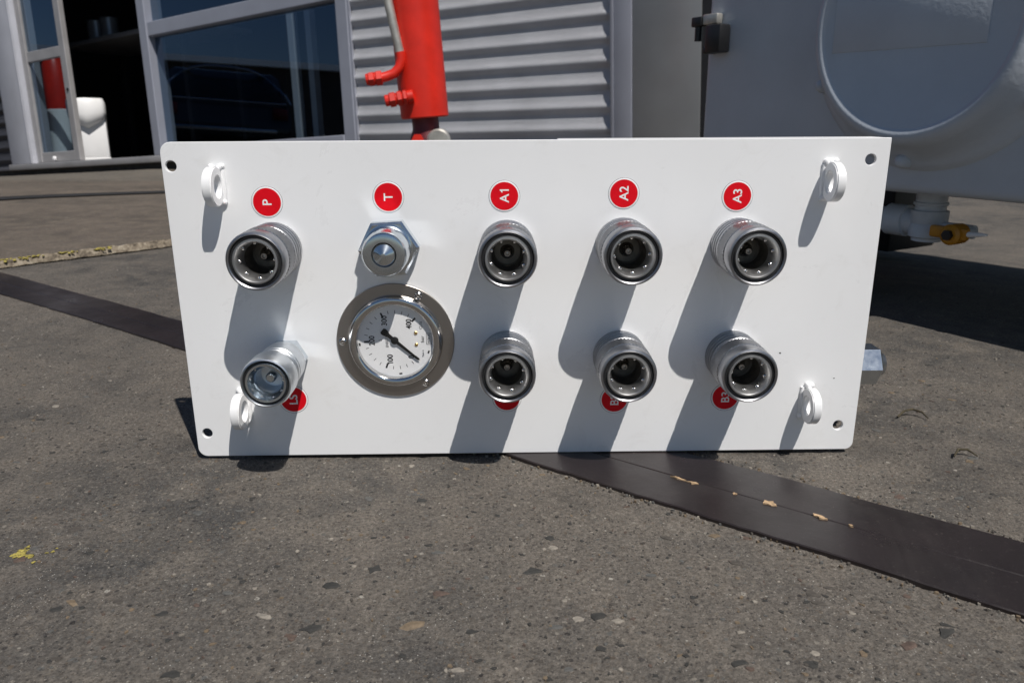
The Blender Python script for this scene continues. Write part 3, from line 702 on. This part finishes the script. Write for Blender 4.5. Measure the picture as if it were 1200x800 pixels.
off = Vector((0.172, -1.28, 0))
def L(x, y, z): return Vector((x, y, z)) + off
obj('oil_pipe', tube([L(-0.284, 1.235, 0.9), L(-0.262, 1.234, 0.56), L(-0.2515, 1.2335, 0.47), L(-0.2320, 1.2325, 0.372)], 0.0096, 16), M['galv_pipe'], rc)
el = [L(-0.2322, 1.2325, 0.374), L(-0.2300, 1.2325, 0.360), L(-0.2340, 1.231, 0.343), L(-0.2460, 1.228, 0.330), L(-0.262, 1.225, 0.324), L(-0.274, 1.222, 0.321)]
eb = obj('pipe_elbow', tube(el, 0.0102, 16), M['red'], rc)
def nuts(p, d, specs, parent, name='fitting'):
    z = Vector(d).normalized(); qq = Vector((0, -1, 0)).rotation_difference(z).to_matrix().to_4x4()
    b_ = bmesh.new(); a = 0.0
    for r, ln, sg in specs:
        add_lathe(b_, [(0, a), (r-0.001, a), (r, a+0.0012), (r, a+ln-0.0012), (r-0.001, a+ln), (0, a+ln)], sg, T(*p) @ qq); a += ln
    obj(name, b_, M['red'], parent, angle=25)
nuts(L(-0.271, 1.2225, 0.3215), (-1, -0.1, -0.12), [(0.0165, 0.013, 6), (0.0135, 0.004, 16), (0.0155, 0.012, 6), (0.012, 0.006, 12)], rc)
nuts(L(-0.206, 1.225, 0.284), (-1, -0.12, -0.17), [(0.0135, 0.014, 16), (0.0165, 0.008, 6), (0.0125, 0.003, 16), (0.0165, 0.010, 6), (0.013, 0.004, 16), (0.0165, 0.013, 6), (0.012, 0.010, 12)], rc)

# ------------------------------------------------------------------ workshop building
BM_ = Matrix(((HX.x, NY.x, UP.x, B0.x), (HX.y, NY.y, UP.y, B0.y), (HX.z, NY.z, UP.z, B0.z), (0, 0, 0, 1)))
wb = thing('workshop_building', 'grey metal workshop with corrugated cladding, glazed front and an open sliding door', 'building', mtx=BM_)
H = 2.5
def corrugated(u0, u1, v0, v1, pitch=0.0728, A=0.0062, phase=0.425, y=-0.003, lean=0.0):
    b_ = bmesh.new(); n_ = int((v1-v0)/pitch*14); prev = None
    for i in range(n_+1):
        v = v0+(v1-v0)*i/n_; t_ = 2*PI*(v-phase)/pitch
        yy = y + A*math.cos(t_ - 0.55*math.sin(t_ + 0.9))
        row = [b_.verts.new((u, yy, v + lean*(u-u0))) for u in (u0, u0+(u1-u0)*0.35, u0+(u1-u0)*0.7, u1)]
        if prev:
            for k in range(3): b_.faces.new((prev[k], prev[k+1], row[k+1], row[k]))
        prev = row
    bmesh.ops.solidify(b_, geom=b_.faces[:], thickness=0.0012)
    return b_
obj('corrugated_cladding', corrugated(-3.6, -1.436, 0.012, H, phase=0.40), M['clad_dark'], wb, 'dark corrugated cladding left of the doorway', angle=60)
obj('corrugated_cladding', corrugated(1.352, 2.4945, -0.08, H+0.02, phase=0.405, lean=-0.036), M['clad'], wb, 'grey corrugated cladding right of the window', angle=60)
obj('plinth', box(-3.6, 2.86, 0.012, 0.16, -0.35, 0.005), M['plinth'], wb)
obj('threshold', box(-1.46, 1.29, -0.035, 0.14, 0.007, 0.040, 0.004), M['alu_grey'], wb)
obj('drip_edge', box(-3.6, -1.462, -0.02, 0.05, 0.007, 0.028, 0.002), M['clad_dark'], wb)
jb = obj('door_jamb', box(-1.434, -1.190, -0.028, 0.10, 0.0405, H, 0.006), M['alu_light'], wb)
obj('jamb_cap', box(-1.205, -1.190, -0.036, -0.0285, 0.0405, H, 0.002), M['alu_light'], jb)
sd = obj('sliding_door', bmesh.new(), M['alu_grey'], wb)
bm_ = bmesh.new()
for a in ((-1.187, -1.140, 0.0, 0.03, 0.0425, 2.05), (-0.792, -0.738, 0.0, 0.03, 0.0425, 2.05)): add_box(bm_, *a, bev=0.004)
for a in ((-1.1395, -0.7925, 0.003, 0.028, 0.0425, 0.098), (-1.1395, -0.7925, 0.003, 0.028, 0.594, 0.650), (-1.1395, -0.7925, 0.003, 0.028, 1.98, 2.05)): add_box(bm_, *a, bev=0.004)
bmesh.ops.recalc_face_normals(bm_, faces=bm_.faces); bm_.to_mesh(sd.data); bm_.free()
for z0, z1 in ((0.0985, 0.5935), (0.6505, 1.9795)): obj('glass_pane', box(-1.139, -0.793, 0.014, 0.020, z0, z1), M['glass'], sd)
obj('lock_cylinder', lathe([(0.0, -0.002), (0.009, -0.002), (0.009, 0.004), (0.006, 0.006), (0.0, 0.006)], 16, T(-0.760, 0, 0.42)), M['plastic_black'], sd)
obj('door_stop', lathe([(0.0, 0.0), (0.012, 0.0), (0.012, 0.01), (0.007, 0.014), (0.0, 0.014)], 16, T(-0.985, -0.004, 0.062)), M['plastic_white'], sd)
obj('door_header', box(-1.19, 0.045, -0.02, 0.10, 2.052, H, 0.003), M['alu'], wb)
wf = obj('window_frame', bmesh.new(), M['alu'], wb)
bm_ = bmesh.new()
for a in ((-0.014, 0.046, -0.028, 0.07, 0.0405, H), (1.288, 1.350, -0.018, 0.07, -0.35, H)): add_box(bm_, *a, bev=0.004)
for a in ((0.0465, 1.2875, -0.022, 0.06, 0.599, 0.664), (0.0465, 1.2875, -0.022, 0.06, 0.0405, 0.075), (0.0465, 1.2875, -0.022, 0.06, 2.0, H)): add_box(bm_, *a, bev=0.004)
bmesh.ops.recalc_face_normals(bm_, faces=bm_.faces); bm_.to_mesh(wf.data); bm_.free()
for z0, z1 in ((0.0755, 0.5985), (0.6645, 1.9995)): obj('glass_pane', box(0.047, 1.287, 0.012, 0.018, z0, z1), M['glass'], wf)
obj('frame_lip', box(1.3505, 1.360, -0.0145, -0.003, -0.02, H), M['alu'], wf)
pk = obj('corner_post', box(2.497, 2.573, -0.0135, 0.06, -0.35, H, 0.005), M['alu'], wb)
obj('post_lip', box(2.4975, 2.510, -0.0185, -0.014, -0.05, H, 0.002), M['alu'], pk)
obj('metal_sheet', box(2.5735, 2.802, -0.010, 0.05, -0.35, H, 0.003), M['galv'], wb, 'dull galvanised sheet right of the corner post')
obj('door_seal', box(2.8025, 2.88, -0.006, 0.05, -0.35, H), M['seal'], wb)
# dark room behind the glass
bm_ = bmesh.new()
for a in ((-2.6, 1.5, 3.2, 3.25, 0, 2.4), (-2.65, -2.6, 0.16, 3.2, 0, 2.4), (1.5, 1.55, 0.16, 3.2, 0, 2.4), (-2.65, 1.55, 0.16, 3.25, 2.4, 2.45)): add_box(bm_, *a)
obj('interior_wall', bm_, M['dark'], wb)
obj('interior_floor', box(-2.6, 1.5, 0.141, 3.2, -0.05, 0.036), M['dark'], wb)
obj('roof', box(-3.7, 2.95, -0.12, 4.2, H+0.001, H+0.08, 0.01), M['clad_dark'], wb)
bm_ = bmesh.new()
for u in (0.66, 0.78): add_box(bm_, u, u+0.035, 0.30, 0.335, 0.037, 2.39)
obj('interior_post', bm_, M['alu_light'], wb)

def in_b(u, y, v): return BM_ @ Vector((u, y, v))
def at_b(u, y, v, rz=0): return BM_ @ T(u, y, v) @ Matrix.Rotation(rz, 4, 'Z')
# white swing-lid bin just inside the door
bn = thing('waste_bin', 'small white swing-lid bin standing just inside the open door', 'bin', mtx=at_b(-1.030, 0.245, 0.0365, 1.0) @ Matrix.Diagonal((0.80, 0.9, 1.0, 1)))
obj('bin_body', box(-0.118, 0.118, -0.085, 0.10, 0.030, 0.262, 0.010), M['plastic_white'], bn)
obj('bin_foot', box(-0.120, 0.120, -0.087, 0.102, 0.0, 0.0295, 0.004), M['plastic_white'], bn)
bm_ = bmesh.new(); rings = []
for z, ox, y0, y1 in ((0.232, 0.104, -0.092, 0.09), (0.255, 0.120, -0.120, 0.104), (0.285, 0.124, -0.132, 0.108), (0.345, 0.124, -0.128, 0.108), (0.362, 0.116, -0.118, 0.102)):
    rings.append([bm_.verts.new(p) for p in ((-ox, y1, z), (-ox, y0+0.02, z), (-ox*0.85, y0, z), (0, y0-0.02, z-(0.035 if z < 0.26 else 0.02 if z < 0.29 else 0)), (ox*0.85, y0, z), (ox, y0+0.02, z), (ox, y1, z))])
for A, B in zip(rings, rings[1:]):
    for i in range(7): bm_.faces.new((A[i], A[(i+1)%7], B[(i+1)%7], B[i]))
bm_.faces.new(rings[0]); bm_.faces.new(rings[-1])
obj('bin_lid', bm_, M['plastic_white'], bn, angle=50)
# workbench with two pots deep in the room
bench = thing('workbench', 'dark workbench deep inside the open doorway', 'workbench', mtx=at_b(-1.90, 0.95, 0.0365))
obj('bench_top', box(-0.20, 1.2, -0.20, 0.30, 0.81, 0.84, 0.004), M['alu_grey'], bench)
for sx in (-0.18, 1.12):
    for sy in (-0.2, 0.2): obj('leg', box(sx, sx+0.04, sy, sy+0.04, 0.0, 0.8095), M['dark'], bench)
for k, u in enumerate((-1.93, -1.77)):
    jr = obj('paint_tin', lathe([(0.0, 0.0), (0.058, 0.0), (0.060, 0.004), (0.058, 0.008), (0.058, 0.15), (0.061, 0.154), (0.055, 0.158), (0.0, 0.156)], 28, Matrix.Rotation(-PI/2, 4, 'X')), M['galv'])
    jr.matrix_world = at_b(u, 0.92, 0.8767)
    tag(jr, 'grey tin on the dark workbench, %s of the two' % ('left' if k == 0 else 'right'), 'tin', 'tins on the workbench')
# red shape made up for the red patch in the door glass
rd = thing('red_shape', 'red canister with a pale base added behind the sliding door glass', 'shape', mtx=at_b(-1.265, 0.22, 0.0365))
obj('shape_body', lathe([(0.0, 0.32), (0.074, 0.32), (0.076, 0.325), (0.066, 0.58), (0.045, 0.62), (0.03, 0.66), (0.0, 0.66)], 32, Matrix.Rotation(-PI/2, 4, 'X')), M['red'], rd)
obj('shape_base', lathe([(0.0, 0.0), (0.08, 0.0), (0.08, 0.315), (0.075, 0.3195), (0.0, 0.3195)], 32, Matrix.Rotation(-PI/2, 4, 'X')), M['plastic_white'], rd)

# ------------------------------------------------------------------ storage tank on the right
TH = Vector((0.49, -0.872, 0)).normalized(); TN = Vector((-TH.y, TH.x, 0))
tm = Matrix(((TH.x, TN.x, 0, 0.293), (TH.y, TN.y, 0, 0.7035), (0, 0, 1, 0), (0, 0, 0, 1)))
tk = thing('storage_tank', 'blue-grey gloss painted steel tank raised on feet at the right', 'tank', mtx=tm)
TZ = 0.156
obj('tank_body', box(0.0, 1.55, 0.0, 0.60, TZ, 1.15, 0.012, seg=4), M['tank'], tk)
for u0, y0 in ((-0.10, 0.42), (1.38, 0.44), (0.02, 0.06), (1.38, 0.06)): obj('foot', box(u0, u0+0.16, y0, y0+0.14, 0.001, TZ+0.004, 0.004), M['seal'], tk)  # feet coloured black to pass for the shade beneath the tank
cx, cz = 0.368, 0.346
prof = [(0.163, -0.002), (0.161, 0.004), (0.154, 0.008), (0.149, 0.012), (0.142, 0.022), (0.136, 0.035), (0.131, 0.043), (0.126, 0.0475), (0.1215, 0.049), (0.118, 0.0482), (0.1155, 0.0462), (0.114, 0.0455), (0.0, 0.0455)]
rg = obj('manhole_cover', lathe(prof, 128, T(cx, 0, cz)), M['tank'], tk, angle=70)
for i in range(6):
    a = math.radians(25 + 60*i); b_ = lathe([(0.0088, -0.002), (0.0086, 0.008), (0.0066, 0.0135), (0.0034, 0.0158), (0.0, 0.0162)], 20)
    o = obj('stud', b_, M['tank'], rg, angle=60); o.location = (cx+0.152*math.cos(a), -0.006, cz+0.152*math.sin(a))
obj('name_plate', box(0.266, 0.452, -0.0464, -0.0452, 0.318, 0.41, 0.0005), M['tank'], rg)
# outlet valve
vx, vy = 0.337, 0.085
vv = obj('outlet_pipe', lathe([(0.0, -0.004), (0.0185, -0.004), (0.0185, 0.016), (0.0205, 0.017), (0.0205, 0.020), (0.0185, 0.021), (0.0185, 0.026), (0.0225, 0.0275), (0.0225, 0.042), (0.0215, 0.0435), (0.0225, 0.045), (0.0225, 0.060), (0.018, 0.0625), (0.018, 0.066), (0.0, 0.066)], 32, T(vx, vy, TZ) @ Matrix.Rotation(PI/2, 4, 'X')), M['pvc'], tk, angle=35)
obj('side_pipe', tube([(vx, vy, 0.112), (vx-0.028, vy, 0.112), (vx-0.0285, vy, 0.112), (vx-0.055, vy, 0.112), (vx-0.056, vy, 0.112), (vx-0.2, vy, 0.112)], [0.0165, 0.0165, 0.0205, 0.0205, 0.0155, 0.0155], 24), M['pvc'], vv)
hd = obj('valve_handle', box(vx+0.026, vx+0.074, vy-0.040, vy-0.031, 0.102, 0.1165, 0.003), M['orange'], vv)
obj('handle_hub', lathe([(0.0, 0.0), (0.0125, 0.0), (0.0125, 0.022), (0.009, 0.025), (0.0, 0.025)], 20, T(vx+0.056, vy-0.022, 0.108)), M['orange'], hd)
obj('hub_bolt', lathe([(0.0, 0.0), (0.0065, 0.0), (0.0065, 0.005), (0.0, 0.006)], 6, T(vx+0.056, vy-0.0471, 0.108)), M['plastic_black'], hd)
obj('handle_tip', tube([(vx+0.073, vy-0.036, 0.110), (vx+0.083, vy-0.036, 0.111), (vx+0.096, vy-0.036, 0.112)], [0.0035, 0.003, 0.0012], 10), M['plastic_white'], hd)
obj('valve_stem', tube([(vx+0.056, vy, 0.108), (vx+0.056, vy-0.0225, 0.108)], 0.008, 14), M['pvc'], vv)
obj('valve_body', tube([(vx+0.012, vy, 0.108), (vx+0.060, vy, 0.108)], 0.0085, 18), M['pvc'], vv)
# latch at the upper left corner of the tank
la = obj('latch', box(0.020, 0.050, -0.022, -0.0005, 0.333, 0.372, 0.003), M['plastic_black'], tk)
obj('latch_toe', box(0.014, 0.026, -0.020, -0.0005, 0.3325, 0.342, 0.002), M['plastic_black'], la)
obj('latch_arm', box(0.004, 0.034, -0.014, -0.002, 0.3735, 0.388, 0.002), M['galv_pipe'], la)
obj('latch_hook', box(-0.018, 0.0035, -0.016, -0.002, 0.372, 0.386, 0.002), M['plastic_black'], la)
obj('hook_pin', tube([(-0.008, -0.009, 0.372), (-0.008, -0.009, 0.352)], 0.0055, 12), M['plastic_black'], la)

# ------------------------------------------------------------------ what the windows mirror: a parked car and a long low building
cr = thing('parked_car', 'black estate car parked opposite, seen mirrored in the workshop window', 'car', mtx=Matrix.Translation((-12.5, 2.35, 0.0)) @ Matrix.Rotation(math.radians(184), 4, 'Z'))
sec = [(-2.1, 0.45), (-2.12, 0.75), (-2.0, 0.95), (-1.55, 1.42), (-0.9, 1.50), (0.1, 1.46), (0.85, 0.98), (1.9, 0.82), (2.15, 0.6), (2.15, 0.32), (1.72, 0.32), (1.62, 0.6), (1.3, 0.68), (0.98, 0.6), (0.9, 0.28), (-0.9, 0.28), (-1.0, 0.6), (-1.3, 0.68), (-1.62, 0.6), (-1.72, 0.32)]
bm_ = bmesh.new()
lf = [bm_.verts.new((x, -0.97 + (0.20*max(0, z-0.9)/0.6), z)) for x, z in sec]; rt = [bm_.verts.new((x, 0.97 - (0.20*max(0, z-0.9)/0.6), z)) for x, z in sec]
bm_.faces.new(lf); bm_.faces.new(rt)
for i in range(len(sec)): bm_.faces.new((lf[i], lf[(i+1)%len(sec)], rt[(i+1)%len(sec)], rt[i]))
bmesh.ops.recalc_face_normals(bm_, faces=bm_.faces)
bmesh.ops.bevel(bm_, geom=[e for e in bm_.edges if e.calc_face_angle(0) > 0.5], offset=0.04, segments=2, affect='EDGES')
cb = obj('body', bm_, M['car_paint'], cr, angle=40)
for s_ in (-1, 1):
    for x0, x1, x2, x3 in ((-1.45, -0.55, -0.55, -1.78), (-0.48, 0.05, 0.62, -0.48)):
        bm_ = bmesh.new(); vs = [bm_.verts.new(p) for p in ((x3, s_*0.966, 0.97), (x2, s_*0.966, 0.97), (x1, s_*0.82, 1.40), (x0, s_*0.82, 1.40))]; bm_.faces.new(vs)
        bmesh.ops.solidify(bm_, geom=bm_.faces[:], thickness=0.01)
        obj('side_window', bm_, M['glass'], cr)
    for x in (-1.31, 1.31):
        w = obj('wheel', lathe([(0.0, -0.09), (0.30, -0.09), (0.315, -0.06), (0.315, 0.06), (0.30, 0.09), (0.0, 0.09)], 32), M['tyre'], cr); w.location = (x, s_*0.86, 0.315)
        obj('rim', lathe([(0.0, -0.095), (0.2, -0.095), (0.2, 0.095), (0.0, 0.1)], 24), M['zinc'], w)
bm_ = bmesh.new(); bm_.faces.new([bm_.verts.new(p) for p in ((-2.035, -0.80, 0.97), (-2.035, 0.80, 0.97), (-1.60, 0.70, 1.40), (-1.60, -0.70, 1.40))]); bmesh.ops.solidify(bm_, geom=bm_.faces[:], thickness=0.01)
obj('rear_window', bm_, M['glass'], cr)
obj('roof_glint', tube([(-2.04, y_*0.96, 0.955+0.54*(1-abs(y_)**3.2)) if abs(y_) > 0.9 else (-2.04+0.46*min(1, (1-abs(y_)**3.2)/0.75), y_*0.96, 0.955+0.54*(1-abs(y_)**3.2)) for y_ in [-1+k/12 for k in range(25)]], 0.022, 10), M['chrome'], cr)  # bright tube added for the sun glint along the roof edge
for s_ in (-1, 1): obj('tail_light', box(-2.14, -2.06, s_*0.80-0.12, s_*0.80+0.12, 0.70, 0.88, 0.02), M['tail'], cr)
obj('window_trim', tube([(-2.06, -0.9, 0.955), (-2.06, 0.9, 0.955)], 0.012, 8), M['chrome'], cr)
obj('bumper_trim', box(-2.17, -2.08, -0.75, 0.75, 0.50, 0.56, 0.015), M['chrome'], cr)
wh = thing('warehouse', 'long low brown building with a white roof fascia, mirrored in the workshop window', 'building', mtx=Matrix.Translation((-25.0, 1.3, 0)) @ Matrix.Rotation(math.radians(105.8), 4, 'Z'))
obj('wall', box(-22, 26, 0.35, 8, 0, 3.12), M['brick'], wh)
obj('fascia', box(-22.2, 26.2, 0.0, 8.2, 3.121, 3.31), M['fascia'], wh)
